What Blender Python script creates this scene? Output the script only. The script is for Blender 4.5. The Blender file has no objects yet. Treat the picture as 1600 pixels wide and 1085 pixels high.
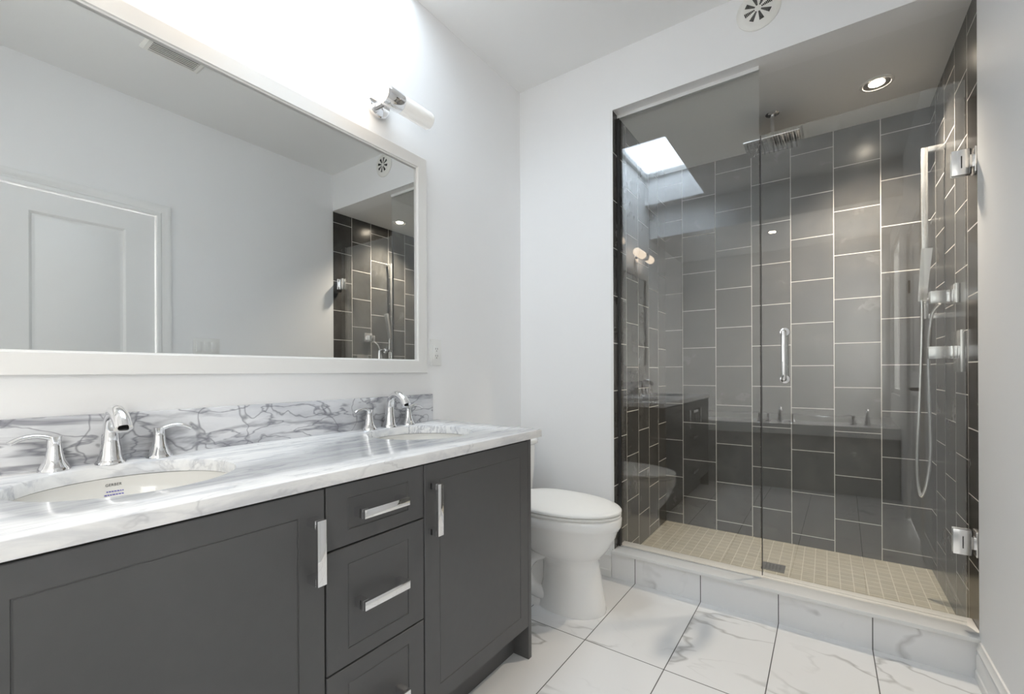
import bpy, bmesh, math, random
from mathutils import Vector, Matrix
random.seed(4)
R = math.radians
PI = math.pi
SC = bpy.context.scene
COL = SC.collection

# ------------------------------------------------------------------ camera
CAM_H = 1.073
cd = bpy.data.cameras.new('camera')
cam = bpy.data.objects.new('camera', cd)
COL.objects.link(cam)
cam.location = (0, 0, CAM_H)
cam.rotation_euler = (Matrix.Rotation(R(35.208), 3, 'Z') @ Matrix.Rotation(R(90), 3, 'X') @ Matrix.Rotation(-0.0042, 3, 'Z')).to_euler()
cd.sensor_fit = 'HORIZONTAL'
cd.sensor_width = 36
cd.lens = 36 * 695.76 / 1600
cd.shift_y = (580.85 - 542.5) / 1600
cd.clip_start = 0.02
SC.camera = cam

# ------------------------------------------------------------------ view, world, skylight portal
SC.view_settings.view_transform = 'Standard'
SC.view_settings.look = 'None'
SC.view_settings.gamma = 1
SC.view_settings.use_curve_mapping = False
SC.view_settings.exposure = 1.62
SC.cycles.max_bounces = 14
SC.cycles.diffuse_bounces = 8
SC.cycles.glossy_bounces = 8
SC.cycles.transmission_bounces = 8
SC.cycles.transparent_max_bounces = 24
SC.cycles.sample_clamp_indirect = 6
SC.cycles.caustics_reflective = False
SC.cycles.caustics_refractive = False

W = bpy.data.worlds.new('overcast_sky')
SC.world = W
W.use_nodes = True
bg = W.node_tree.nodes['Background']
bg.inputs['Color'].default_value = (1.0, 0.99, 0.975, 1)
bg.inputs['Strength'].default_value = 12.0


def lamp(name, kind, loc, energy, color=(1, 1, 1), rot=(0, 0, 0), **kw):
    ld = bpy.data.lights.new(name, kind)
    ld.energy = energy
    ld.color = color
    for k, v in kw.items():
        setattr(ld, k, v)
    o = bpy.data.objects.new(name, ld)
    COL.objects.link(o)
    o.location = loc
    o.rotation_euler = rot
    return o


# room numbers (metres), camera foot at the origin, +y towards the shower
XL, XR = -1.487, 0.432
YB, YR = 2.199, -1.28
ZC, ZH = 2.732, 2.432
XS, XSR = -0.905, 0.442
YW = 2.345           # inner side of the shower's front wall
YS = 3.124
ZP = 0.04
SKX0, SKX1, SKY0, SKY1, SKZ = XL, -0.925, 0.10, 1.325, 3.02
WNY0, WNY1, WNZ0, WNZ1 = -1.20, -0.36, 0.85, 2.25      # unseen window added for fill light, right wall beside the tub

po = lamp('skylight_portal', 'AREA', ((SKX0 + SKX1) / 2, (SKY0 + SKY1) / 2, SKZ + 0.06), 1, shape='RECTANGLE',
          size=SKX1 - SKX0, size_y=SKY1 - SKY0)
po.data.cycles.is_portal = True
pw = lamp('added_window_portal', 'AREA', (XR + 0.13, (WNY0 + WNY1) / 2, (WNZ0 + WNZ1) / 2), 1, rot=(0, R(90), 0), shape='RECTANGLE',
          size=WNZ1 - WNZ0, size_y=WNY1 - WNY0)
pw.data.cycles.is_portal = True  # portal of the added fill window


# ------------------------------------------------------------------ node helpers
class NT:
    def __init__(self, name):
        self.m = bpy.data.materials.new(name)
        self.m.use_nodes = True
        self.t = self.m.node_tree
        self.n = self.t.nodes
        self.p = self.n['Principled BSDF']
        self.out = self.n['Material Output']

    def add(self, kind, **kw):
        x = self.n.new(kind)
        for k, v in kw.items():
            if k in ('inputs',):
                for a, b in v.items():
                    x.inputs[a].default_value = b
            else:
                setattr(x, k, v)
        return x

    def link(self, a, b):
        self.t.links.new(a, b)

    def math(self, op, a, b=None, c=None, clamp=False):
        x = self.add('ShaderNodeMath', operation=op)
        x.use_clamp = clamp
        for i, v in enumerate((a, b, c)):
            if v is None:
                continue
            if isinstance(v, (int, float)):
                x.inputs[i].default_value = v
            else:
                self.link(v, x.inputs[i])
        return x.outputs[0]

    def mix(self, fac, a, b):
        x = self.add('ShaderNodeMix', data_type='RGBA')
        for i, v in ((0, fac), (6, a), (7, b)):
            if isinstance(v, (int, float)):
                x.inputs[i].default_value = v
            elif isinstance(v, tuple):
                x.inputs[i].default_value = (*v, 1) if len(v) == 3 else v
            else:
                self.link(v, x.inputs[i])
        return x.outputs[2]

    def ramp(self, fac, stops, interp='LINEAR'):
        x = self.add('ShaderNodeValToRGB')
        x.color_ramp.interpolation = interp
        els = x.color_ramp.elements
        while len(els) < len(stops):
            els.new(0.5)
        for e, (p, c) in zip(els, stops):
            e.position = p
            e.color = (c, c, c, 1) if isinstance(c, (int, float)) else (*c, 1)
        self.link(fac, x.inputs[0])
        return x.outputs[0]

    def coord(self):
        return self.add('ShaderNodeTexCoord').outputs['Object']

    def sep(self, v):
        x = self.add('ShaderNodeSeparateXYZ')
        self.link(v, x.inputs[0])
        return x.outputs

    def comb(self, a, b, c=0.0):
        x = self.add('ShaderNodeCombineXYZ')
        for i, v in enumerate((a, b, c)):
            if isinstance(v, (int, float)):
                x.inputs[i].default_value = v
            else:
                self.link(v, x.inputs[i])
        return x.outputs[0]

    def mapping(self, v, loc=(0, 0, 0), rot=(0, 0, 0), scale=(1, 1, 1)):
        x = self.add('ShaderNodeMapping')
        x.inputs['Location'].default_value = loc
        x.inputs['Rotation'].default_value = rot
        x.inputs['Scale'].default_value = scale
        self.link(v, x.inputs['Vector'])
        return x.outputs[0]

    def noise(self, v, scale, detail=4, rough=0.55, dist=0.0, w=None):
        x = self.add('ShaderNodeTexNoise')
        if w is not None:
            x.noise_dimensions = '4D'
            if isinstance(w, (int, float)):
                x.inputs['W'].default_value = w
            else:
                self.link(w, x.inputs['W'])
        x.inputs['Scale'].default_value = scale
        x.inputs['Detail'].default_value = detail
        x.inputs['Roughness'].default_value = rough
        x.inputs['Distortion'].default_value = dist
        self.link(v, x.inputs['Vector'])
        return x.outputs[0]

    def brick(self, v, width, height, mortar, offset=0.5, smooth=0.15):
        x = self.add('ShaderNodeTexBrick')
        x.offset = offset
        x.offset_frequency = 2
        x.squash = 1
        x.inputs['Color1'].default_value = (0, 0, 0, 1)
        x.inputs['Color2'].default_value = (1, 1, 1, 1)
        x.inputs['Mortar'].default_value = (0, 0, 0, 1)
        x.inputs['Scale'].default_value = 1
        x.inputs['Mortar Size'].default_value = mortar
        x.inputs['Mortar Smooth'].default_value = smooth
        x.inputs['Bias'].default_value = 0
        x.inputs['Brick Width'].default_value = width
        x.inputs['Row Height'].default_value = height
        self.link(v, x.inputs['Vector'])
        return x.outputs['Color'], x.outputs['Fac']

    def bump(self, h, strength, dist=0.002):
        x = self.add('ShaderNodeBump')
        x.inputs['Strength'].default_value = strength
        x.inputs['Distance'].default_value = dist
        self.link(h, x.inputs['Height'])
        self.link(x.outputs[0], self.p.inputs['Normal'])

    def set(self, **kw):
        names = {'base': 'Base Color', 'rough': 'Roughness', 'metal': 'Metallic', 'spec': 'Specular IOR Level',
                 'coat': 'Coat Weight', 'emit': 'Emission Color', 'emit_s': 'Emission Strength', 'coat_r': 'Coat Roughness'}
        for k, v in kw.items():
            s = self.p.inputs[names[k]]
            if isinstance(v, tuple):
                s.default_value = (*v, 1) if len(v) == 3 else v
            elif isinstance(v, (int, float)):
                s.default_value = v
            else:
                self.link(v, s)
        return self


def simple(name, base, rough=0.5, metal=0.0, spec=0.5, tint=0.015, scale=6.0, coat=0.0, bump=0.0):
    """painted / plastic / ceramic surface with a faint procedural mottling"""
    t = NT(name)
    n = t.noise(t.coord(), scale, 3)
    lo = tuple(max(0, c * (1 - tint)) for c in base)
    hi = tuple(min(1, c * (1 + tint)) for c in base)
    t.set(base=t.mix(n, lo, hi), rough=rough, metal=metal, spec=spec, coat=coat)
    if bump:
        t.bump(t.noise(t.coord(), 260, 2), bump, 0.001)
    return t.m


def vein(t, v, scale, width, w, detail=5, dist=0.6, rough=0.5):
    """thin lines along the 0.5 level of a noise field, 1 on the line"""
    n = t.noise(v, scale, detail, rough, dist, w)
    d = t.math('ABSOLUTE', t.math('SUBTRACT', n, 0.5))
    return t.ramp(d, [(0.0, 1.0), (width * 0.35, 0.65), (width, 0.0)])


M = {}
M['wall'] = simple('white_wall_paint', (0.86, 0.86, 0.86), 0.55, spec=0.3, tint=0.012, scale=2.5, bump=0.04)
M['ceiling'] = simple('flat_white_ceiling_paint', (0.83, 0.83, 0.825), 0.8, spec=0.2, tint=0.012, scale=2.0)
M['trim'] = simple('white_semigloss_trim', (0.80, 0.80, 0.79), 0.3, tint=0.01)
M['frame'] = simple('white_mirror_frame_paint', (0.80, 0.79, 0.77), 0.35, tint=0.01)
M['porcelain'] = simple('white_porcelain', (0.82, 0.82, 0.81), 0.08, tint=0.006, coat=0.5)
M['bisque'] = simple('sink_porcelain', (0.78, 0.77, 0.74), 0.10, tint=0.008, coat=0.4)
M['plastic'] = simple('white_plastic', (0.82, 0.82, 0.80), 0.28, tint=0.01)
M['vent'] = simple('cream_vent_plastic', (0.82, 0.81, 0.77), 0.35, tint=0.01)
M['cabinet'] = simple('charcoal_cabinet_paint', (0.092, 0.092, 0.093), 0.42, spec=0.45, tint=0.06, scale=35, bump=0.02)
M['black'] = simple('black_hardware', (0.012, 0.012, 0.012), 0.35, tint=0.1)
M['shadow_gap'] = simple('dark_cavity', (0.015, 0.015, 0.015), 0.7, tint=0.1)
M['seal'] = simple('grey_vinyl_seal', (0.05, 0.05, 0.05), 0.3, tint=0.1)
M['ink'] = simple('dark_print', (0.07, 0.07, 0.07), 0.5, tint=0.1)
M['ink_blue'] = simple('blue_print', (0.12, 0.11, 0.45), 0.5, tint=0.1)
M['alu'] = simple('satin_aluminium', (0.78, 0.78, 0.78), 0.28, metal=1.0, tint=0.02, scale=40)


def chrome(name, base=(0.86, 0.86, 0.87), rough=0.04, metal=1.0):
    t = NT(name)
    n = t.noise(t.coord(), 30, 2)
    t.set(base=base, metal=metal, rough=t.ramp(n, [(0.3, rough), (0.7, rough * 1.6)]))
    return t.m


M['chrome'] = chrome('polished_chrome')
M['chrome_soft'] = chrome('brushed_bright_chrome', (0.95, 0.95, 0.95), 0.16, 0.82)


def mirror_mat():
    t = NT('silvered_mirror')
    n = t.noise(t.coord(), 3, 2)
    t.set(base=t.mix(n, (0.83, 0.845, 0.84), (0.84, 0.855, 0.85)), metal=1.0, rough=0.0)
    return t.m


M['mirror'] = mirror_mat()


def glass_mat(name, tint=(0.955, 0.965, 0.96), f0=0.09):
    """clear sheet: each face reflects by Schlick's law and lets the rest straight through"""
    t = NT(name)
    t.n.remove(t.p)
    lw = t.add('ShaderNodeLayerWeight')
    lw.inputs['Blend'].default_value = 0.5
    p5 = t.math('POWER', lw.outputs['Facing'], 5.0)
    fac = t.math('ADD', t.math('MULTIPLY', p5, 1 - f0), f0, clamp=True)
    n = t.noise(t.coord(), 4, 2)
    tr = t.add('ShaderNodeBsdfTransparent')
    t.link(t.mix(n, tuple(c * 0.995 for c in tint), tint), tr.inputs['Color'])
    gl = t.add('ShaderNodeBsdfGlossy')
    gl.inputs['Roughness'].default_value = 0.0
    gl.inputs['Color'].default_value = (1, 1, 1, 1)
    mx = t.add('ShaderNodeMixShader')
    t.link(fac, mx.inputs[0])
    t.link(tr.outputs[0], mx.inputs[1])
    t.link(gl.outputs[0], mx.inputs[2])
    t.link(mx.outputs[0], t.out.inputs['Surface'])
    return t.m


M['glass'] = glass_mat('clear_shower_glass')
M['pane'] = glass_mat('window_glass', (0.97, 0.98, 0.98), 0.04)
M['fill_pane'] = glass_mat('added_window_dim_glass', (0.43, 0.43, 0.425), 0.04)  # dimmed pane of the added window, holds back its fill light
M['sky_pane'] = glass_mat('tinted_skylight_glass', (0.515, 0.555, 0.595), 0.04)


def shower_tile(name, ax, origin, pitch, zphase, flip=False):
    """charcoal tiles standing in columns, each column half a tile off its neighbour"""
    t = NT(name)
    o = t.coord()
    s = t.sep(o)
    a = t.math('SUBTRACT', s[ax], origin)
    z = t.math('SUBTRACT', s[2], zphase)
    col, fac = t.brick(t.comb(z, a, 0.0), 0.249, pitch, 0.0021)
    n = t.noise(o, 5.0, 6, 0.6, 0.3, w=t.math('MULTIPLY', col, 13.0))
    n2 = t.noise(o, 22.0, 3, 0.5)
    base = t.ramp(n, [(0.30, (0.040, 0.039, 0.038)), (0.52, (0.066, 0.065, 0.062)), (0.70, (0.105, 0.102, 0.097))])
    base = t.mix(t.math('MULTIPLY', n2, 0.10), base, (0.075, 0.074, 0.072))
    base = t.mix(t.math('MULTIPLY', col, 0.22), base, (0.05, 0.05, 0.05))
    t.set(base=t.mix(fac, base, (0.66, 0.65, 0.62)),
          rough=t.mix(fac, t.ramp(n, [(0.2, 0.20), (0.8, 0.30)]), (0.8, 0.8, 0.8)), spec=0.5)
    inv = t.math('SUBTRACT', 1.0, fac)
    t.bump(inv, 0.25, 0.0015)
    return t.m


M['tile_back'] = shower_tile('charcoal_tile_back', 0, 0.037, 0.2072, 1.349)
M['tile_right'] = shower_tile('charcoal_tile_right', 1, 2.39, 0.2, 2.2215 - 0.1245)
M['tile_left'] = shower_tile('charcoal_tile_left', 1, 2.577, 0.19, 0.8455)
M['tile_tub'] = simple('grey_tub_surround_tile', (0.40, 0.40, 0.40), 0.3, tint=0.1, scale=4)


def marble_tile(name, ax_u, ax_v, ou, ov, pu, pv, scale=1.0, seed=0.0, base=(0.78, 0.785, 0.79)):
    """white porcelain tiles with sparse grey veins, each tile cut from another place"""
    t = NT(name)
    o = t.coord()
    s = t.sep(o)
    u = t.math('SUBTRACT', s[ax_u], ou)
    v = t.math('SUBTRACT', s[ax_v], ov)
    col, fac = t.brick(t.comb(u, v, 0.0), pu, pv, 0.0019, offset=0.0)
    w = t.math('ADD', t.math('MULTIPLY', col, 31.0), seed)
    rot = t.mapping(o, rot=(0, 0, R(24)), scale=(1.0, 1.9, 1.2))
    main = vein(t, rot, 0.85 * scale, 0.0075, w, 5, 0.25, 0.5)
    wm = t.noise(o, 2.2 * scale, 2, 0.5, 0.0, t.math('ADD', w, 7.0))
    main = t.math('MULTIPLY', main, t.ramp(wm, [(0.40, 0.0), (0.58, 1.0)]))
    fine = vein(t, rot, 2.0 * scale, 0.008, t.math('ADD', w, 3.0), 4, 0.3)
    fm = t.noise(o, 3.1 * scale, 2, 0.5, 0.0, t.math('ADD', w, 11.0))
    fine = t.math('MULTIPLY', fine, t.ramp(fm, [(0.52, 0.0), (0.68, 0.55)]))
    band = vein(t, rot, 0.85 * scale, 0.05, w, 4, 0.3, 0.5)
    bm_ = t.noise(o, 1.6 * scale, 2, 0.5, 0.0, t.math('ADD', w, 19.0))
    band = t.math('MULTIPLY', band, t.ramp(bm_, [(0.60, 0.0), (0.72, 0.5)]))
    cloud = t.noise(o, 3.0 * scale, 4, 0.6, 0.3, w)
    b = t.mix(t.math('MULTIPLY', cloud, 0.35), base, tuple(c * 0.94 for c in base))
    b = t.mix(t.math('MULTIPLY', band, 0.8), b, (0.48, 0.48, 0.48))
    b = t.mix(t.math('MULTIPLY', main, 0.72), b, (0.36, 0.355, 0.35))
    b = t.mix(t.math('MULTIPLY', fine, 0.7), b, (0.46, 0.46, 0.46))
    t.set(base=t.mix(fac, b, (0.10, 0.10, 0.10)), rough=t.mix(fac, (0.10, 0.10, 0.10), (0.8, 0.8, 0.8)), spec=0.5)
    t.bump(t.math('SUBTRACT', 1.0, fac), 0.25, 0.001)
    return t.m


M['floor'] = marble_tile('marble_floor_tile', 1, 0, 1.618, 0.142, 0.61, 0.311)
M['curb'] = marble_tile('marble_curb_tile', 2, 0, -0.3, 0.142, 0.9, 0.311, seed=41.0)


def counter_marble():
    t = NT('grey_veined_white_marble')
    o = t.coord()
    st = t.mapping(o, rot=(0, 0, R(-9)), scale=(11.0, 1.6, 5.0))
    a = t.noise(st, 2.6, 8, 0.62, 0.9, 0.0)
    soft = t.ramp(a, [(0.38, 0.0), (0.50, 0.25), (0.58, 0.75), (0.68, 1.0)])
    v1 = vein(t, st, 1.3, 0.022, 5.0, 7, 0.6, 0.6)
    v2 = vein(t, t.mapping(o, rot=(0, 0, R(14)), scale=(4.0, 1.6, 2.5)), 2.0, 0.011, 12.0, 5, 0.5, 0.55)
    msk = t.noise(o, 3.0, 3, 0.5, 0.2, 3.0)
    v1 = t.math('MULTIPLY', v1, t.ramp(msk, [(0.38, 0.15), (0.62, 1.0)]))
    v2 = t.math('MULTIPLY', v2, t.ramp(msk, [(0.40, 1.0), (0.60, 0.2)]))
    spot = t.noise(o, 55.0, 4, 0.6, 0.5, 2.0)
    b = t.mix(soft, (0.84, 0.84, 0.835), (0.60, 0.61, 0.635))
    b = t.mix(t.math('MULTIPLY', v1, 0.8), b, (0.30, 0.31, 0.35))
    b = t.mix(t.math('MULTIPLY', v2, 0.45), b, (0.42, 0.42, 0.44))
    b = t.mix(t.math('MULTIPLY', t.ramp(spot, [(0.66, 0.0), (0.74, 0.35)]), soft), b, (0.36, 0.36, 0.36))
    t.set(base=b, rough=0.16, spec=0.4)
    return t.m


def splash_marble():
    t = NT('dark_veined_marble_backsplash')
    o = t.coord()
    a = t.mapping(o, rot=(R(28), 0, 0), scale=(1, 1.3, 4.6))
    v1 = vein(t, a, 1.5, 0.035, 4.0, 5, 0.5, 0.55)
    m = t.noise(o, 3.4, 3, 0.5, 0.3, 8.0)
    v1 = t.math('MULTIPLY', v1, t.ramp(m, [(0.36, 0.1), (0.56, 1.0)]))
    b_ = t.mapping(o, rot=(R(-22), 0, 0), scale=(1, 2.2, 2.6))
    v2 = vein(t, b_, 3.0, 0.012, 9.0, 3, 0.4, 0.45)
    v3 = vein(t, t.mapping(o, rot=(R(40), 0, 0), scale=(1, 1.6, 5.0)), 2.8, 0.016, 15.0, 4, 0.4, 0.5)
    soft = t.ramp(t.noise(a, 3.0, 6, 0.6, 0.6, 2.0), [(0.40, 0.0), (0.68, 1.0)])
    b = t.mix(soft, (0.74, 0.745, 0.76), (0.52, 0.53, 0.56))
    b = t.mix(t.math('MULTIPLY', v1, 0.85), b, (0.20, 0.20, 0.23))
    b = t.mix(t.math('MULTIPLY', v2, 0.75), b, (0.18, 0.18, 0.20))
    b = t.mix(t.math('MULTIPLY', v3, 0.75), b, (0.18, 0.18, 0.21))
    t.set(base=b, rough=0.12)
    return t.m


M['marble'] = counter_marble()
M['splash'] = splash_marble()


def cap_stone():
    t = NT('white_quartz_cap')
    o = t.coord()
    n = t.noise(o, 6, 5, 0.6, 0.4)
    t.set(base=t.ramp(n, [(0.3, (0.80, 0.80, 0.79)), (0.7, (0.74, 0.74, 0.73))]), rough=0.15)
    return t.m


M['cap'] = cap_stone()


def mosaic():
    t = NT('greige_shower_mosaic')
    o = t.coord()
    col, fac = t.brick(o, 0.0525, 0.0525, 0.0017, offset=0.0)
    st = t.noise(t.mapping(o, scale=(3, 26, 3)), 5.0, 5, 0.6, 0.2, t.math('MULTIPLY', col, 9.0))
    b = t.ramp(st, [(0.25, (0.30, 0.28, 0.215)), (0.5, (0.40, 0.375, 0.295)), (0.75, (0.49, 0.46, 0.37))])
    b = t.mix(t.math('MULTIPLY', col, 0.35), b, (0.27, 0.26, 0.215))
    t.set(base=t.mix(fac, b, (0.62, 0.60, 0.52)), rough=0.4)
    t.bump(t.math('SUBTRACT', 1.0, fac), 0.3, 0.001)
    return t.m


M['mosaic'] = mosaic()


def glow(name, color, strength, dim=1.0):
    t = NT(name)
    n = t.noise(t.coord(), 8, 2)
    t.set(base=(0.85, 0.84, 0.82), rough=0.25, emit=t.mix(n, tuple(c * 0.97 for c in color), color), emit_s=strength)
    return t.m


M['lit_shade'] = glow('opal_glass_lit', (1.0, 0.80, 0.60), 1.5)
M['dim_shade'] = glow('opal_glass_faint', (1.0, 0.97, 0.92), 0.06)
M['pot_lens'] = glow('recessed_lamp_lens', (1.0, 0.86, 0.68), 30.0)


# ------------------------------------------------------------------ mesh helpers
class MB:
    def __init__(self):
        self.bm = bmesh.new()

    def box(self, x0, x1, y0, y1, z0, z1, bev=0.0, seg=2):
        g = bmesh.ops.create_cube(self.bm, size=1.0)
        vs = g['verts']
        for v in vs:
            v.co = Vector((x0 + (v.co.x + .5) * (x1 - x0), y0 + (v.co.y + .5) * (y1 - y0), z0 + (v.co.z + .5) * (z1 - z0)))
        if bev > 0:
            es = list({e for v in vs for e in v.link_edges})
            bmesh.ops.bevel(self.bm, geom=es, offset=bev, segments=seg, profile=0.5, affect='EDGES')
        return self

    def rings(self, rings, cap0=True, cap1=True, closed=True):
        rows = [[self.bm.verts.new(p) for p in r] for r in rings]
        n = len(rows[0])
        for a, b in zip(rows[:-1], rows[1:]):
            for i in range(n if closed else n - 1):
                j = (i + 1) % n
                self.bm.faces.new((a[i], a[j], b[j], b[i]))
        if cap0:
            self.bm.faces.new(list(reversed(rows[0])))
        if cap1:
            self.bm.faces.new(rows[-1])
        return self

    def lathe(self, prof, c=(0, 0, 0), axis='z', n=32, caps=True):
        """prof: (radius, height) pairs along the axis"""
        rs = []
        for r, h in prof:
            ring = []
            for i in range(n):
                a = 2 * PI * i / n
                p = (r * math.cos(a), r * math.sin(a), h)
                if axis == 'x':
                    p = (p[2], p[0], p[1])
                elif axis == 'y':
                    p = (p[1], p[2], p[0])
                ring.append((c[0] + p[0], c[1] + p[1], c[2] + p[2]))
            rs.append(ring)
        return self.rings(rs, caps, caps)

    def tube(self, path, rad, n=14, flat=1.0, up=None, square=False, sub=0):
        """sweep a round / flattened / square section along a path; rad: number or list"""
        P = [Vector(p) for p in path]
        if not isinstance(rad, (list, tuple)):
            rad = [rad] * len(P)
        if sub:
            P, rad = smooth_path(P, rad, sub)
        rs = []
        prev = None
        for i, p in enumerate(P):
            t = (P[min(i + 1, len(P) - 1)] - P[max(i - 1, 0)]).normalized()
            if prev is None:
                u0 = Vector(up) if up else (Vector((0, 0, 1)) if abs(t.z) < 0.9 else Vector((0, 1, 0)))
                nrm = (u0 - t * u0.dot(t)).normalized()
            else:
                nrm = (prev - t * prev.dot(t)).normalized()
            prev = nrm
            b = t.cross(nrm)
            ring = []
            for k in range(n):
                a = 2 * PI * k / n + (PI / 4 if square else 0)
                ring.append(p + (nrm * math.cos(a) * flat + b * math.sin(a)) * rad[i])
            rs.append(ring)
        return self.rings(rs)

    def obj(self, name, m, parent=None, smooth=40, recalc=True):
        if recalc:
            bmesh.ops.recalc_face_normals(self.bm, faces=self.bm.faces)
        me = bpy.data.meshes.new(name)
        if parent is not None:
            off = Vector((0, 0, 0))
            q = parent
            while q is not None:
                off += q.location
                q = q.parent
            for v in self.bm.verts:
                v.co -= off
        self.bm.to_mesh(me)
        self.bm.free()
        me.materials.append(M[m] if isinstance(m, str) else m)
        if smooth:
            me.polygons.foreach_set('use_smooth', [True] * len(me.polygons))
            me.set_sharp_from_angle(angle=R(smooth))
        o = bpy.data.objects.new(name, me)
        COL.objects.link(o)
        if parent is not None:
            o.parent = parent
        return o


def smooth_path(P, rad, sub):
    Q, S = [], []
    n = len(P)
    for i in range(n - 1):
        p0, p1, p2, p3 = P[max(i - 1, 0)], P[i], P[i + 1], P[min(i + 2, n - 1)]
        for k in range(sub):
            t = k / sub
            Q.append(0.5 * ((2 * p1) + (p2 - p0) * t + (2 * p0 - 5 * p1 + 4 * p2 - p3) * t * t + (3 * p1 - p0 - 3 * p2 + p3) * t ** 3))
            S.append(rad[i] + (rad[i + 1] - rad[i]) * (t * t * (3 - 2 * t)))
    Q.append(P[-1])
    S.append(rad[-1])
    return Q, S


def thing(name, label, cat, loc=(0, 0, 0), group=None):
    o = bpy.data.objects.new(name, None)
    o.empty_display_size = 0.05
    COL.objects.link(o)
    o.location = loc
    return tag(o, label, cat, group)


def tag(o, label, cat, group=None):
    o['label'] = label
    o['category'] = cat
    if group:
        o['group'] = group
    return o


def struct(o):
    o['kind'] = 'structure'
    return o


def dup(src, loc, label, group=None):
    r = src.copy()
    COL.objects.link(r)
    r.location = loc
    r['label'] = label
    if group:
        r['group'] = group
    copy_children(src, r)
    return r


def copy_children(src, dst):
    for ch in list(src.children):
        c = ch.copy()
        COL.objects.link(c)
        c.parent = dst
        copy_children(ch, c)


def ellipse(cx, cy, rx, ry, z, n=48, p=2.0):
    out = []
    for i in range(n):
        a = 2 * PI * i / n
        c, s = math.cos(a), math.sin(a)
        out.append((cx + rx * math.copysign(abs(c) ** (2 / p), c), cy + ry * math.copysign(abs(s) ** (2 / p), s), z))
    return out


# ------------------------------------------------------------------ the room
T = 0.12
struct(MB().box(XL - T, XR + T, YR - T, YB + 0.02, -0.1, 0.0).obj('floor', 'floor', smooth=0))

# left wall (behind the skylight shaft it runs on up)
struct(MB().box(XL - T, XL, YR - T, YB + 0.3, -0.1, SKZ + 0.05).obj('wall_left', 'wall', smooth=0))
# right wall with the door opening and the added fill window by the tub
DY0, DY1, DZ = 0.303, 0.984, 2.046
b = MB()
b.box(XR, XR + T, DY1, YB + 0.002, -0.1, ZC + 0.1)
b.box(XR, XR + T, WNY1, DY0, -0.1, ZC + 0.1)
b.box(XR, XR + T, DY0, DY1, DZ, ZC + 0.1)
b.box(XR, XR + T, YR - T, WNY0, -0.1, ZC + 0.1)
b.box(XR, XR + T, WNY0, WNY1, -0.1, WNZ0)
b.box(XR, XR + T, WNY0, WNY1, WNZ1, ZC + 0.1)
struct(b.obj('wall_right', 'wall', smooth=0))
struct(MB().box(XL - T, XR + T, YR - T, YR, -0.1, ZC + 0.1).obj('wall_rear', 'wall', smooth=0))
# shower front wall: pier at the left and the header over the opening
b = MB()
b.box(XL - T, XS - 0.01, YB, YW, -0.1, ZC + 0.1)
b.box(XS - 0.01, XR + T, YB, YW, ZH, ZC + 0.1)
struct(b.obj('wall_back', 'wall', smooth=0))
# main ceiling around the skylight opening
b = MB()
b.box(SKX1, XR + T, -0.05, YB + 0.1, ZC, ZC + 0.1)
b.box(XL - T, SKX1, SKY1, YB + 0.1, ZC, ZC + 0.1)
b.box(XL - T, SKX1, -0.05, SKY0, ZC, ZC + 0.1)
struct(b.obj('ceiling', 'ceiling', smooth=0))
# dropped ceiling over the tub with its front face
b = MB()
b.box(XL - T, XR + T, YR - T, -0.05, ZH, ZC + 0.1)
struct(b.obj('ceiling_tub', 'ceiling', smooth=0))
# skylight shaft
b = MB()
b.box(SKX1, SKX1 + 0.06, SKY0 - 0.06, SKY1 + 0.06, ZC + 0.1, SKZ + 0.03)
b.box(XL - T, SKX1, SKY0 - 0.06, SKY0, ZC + 0.1, SKZ + 0.03)
b.box(XL - T, SKX1, SKY1, SKY1 + 0.06, ZC + 0.1, SKZ + 0.03)
win = b.obj('window_1', 'wall', smooth=0)
struct(win)
b = MB()
for (x0, x1, y0, y1) in ((XL, SKX1, SKY0, SKY0 + .03), (XL, SKX1, SKY1 - .03, SKY1), (XL, XL + .03, SKY0 + .03, SKY1 - .03), (SKX1 - .03, SKX1, SKY0 + .03, SKY1 - .03)):
    b.box(x0, x1, y0, y1, SKZ - 0.03, SKZ + 0.02, 0.003)
b.obj('window_frame', 'trim', win)
MB().box(XL + .03, SKX1 - .03, SKY0 + .03, SKY1 - .03, SKZ - 0.012, SKZ - 0.004).obj('window_pane', 'sky_pane', win, smooth=0)
# window by the tub, added out of view to even out the room's light
b = MB()
fw = 0.045
b.box(XR + .02, XR + .09, WNY0, WNY0 + fw, WNZ0, WNZ1, .003).box(XR + .02, XR + .09, WNY1 - fw, WNY1, WNZ0, WNZ1, .003)
b.box(XR + .02, XR + .09, WNY0 + fw, WNY1 - fw, WNZ0, WNZ0 + fw, .003).box(XR + .02, XR + .09, WNY0 + fw, WNY1 - fw, WNZ1 - fw, WNZ1, .003)
win2 = b.obj('added_fill_window', 'trim')
struct(win2)
MB().box(XR + .05, XR + .058, WNY0 + fw, WNY1 - fw, WNZ0 + fw, WNZ1 - fw).obj('window_pane', 'fill_pane', win2, smooth=0)

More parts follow.
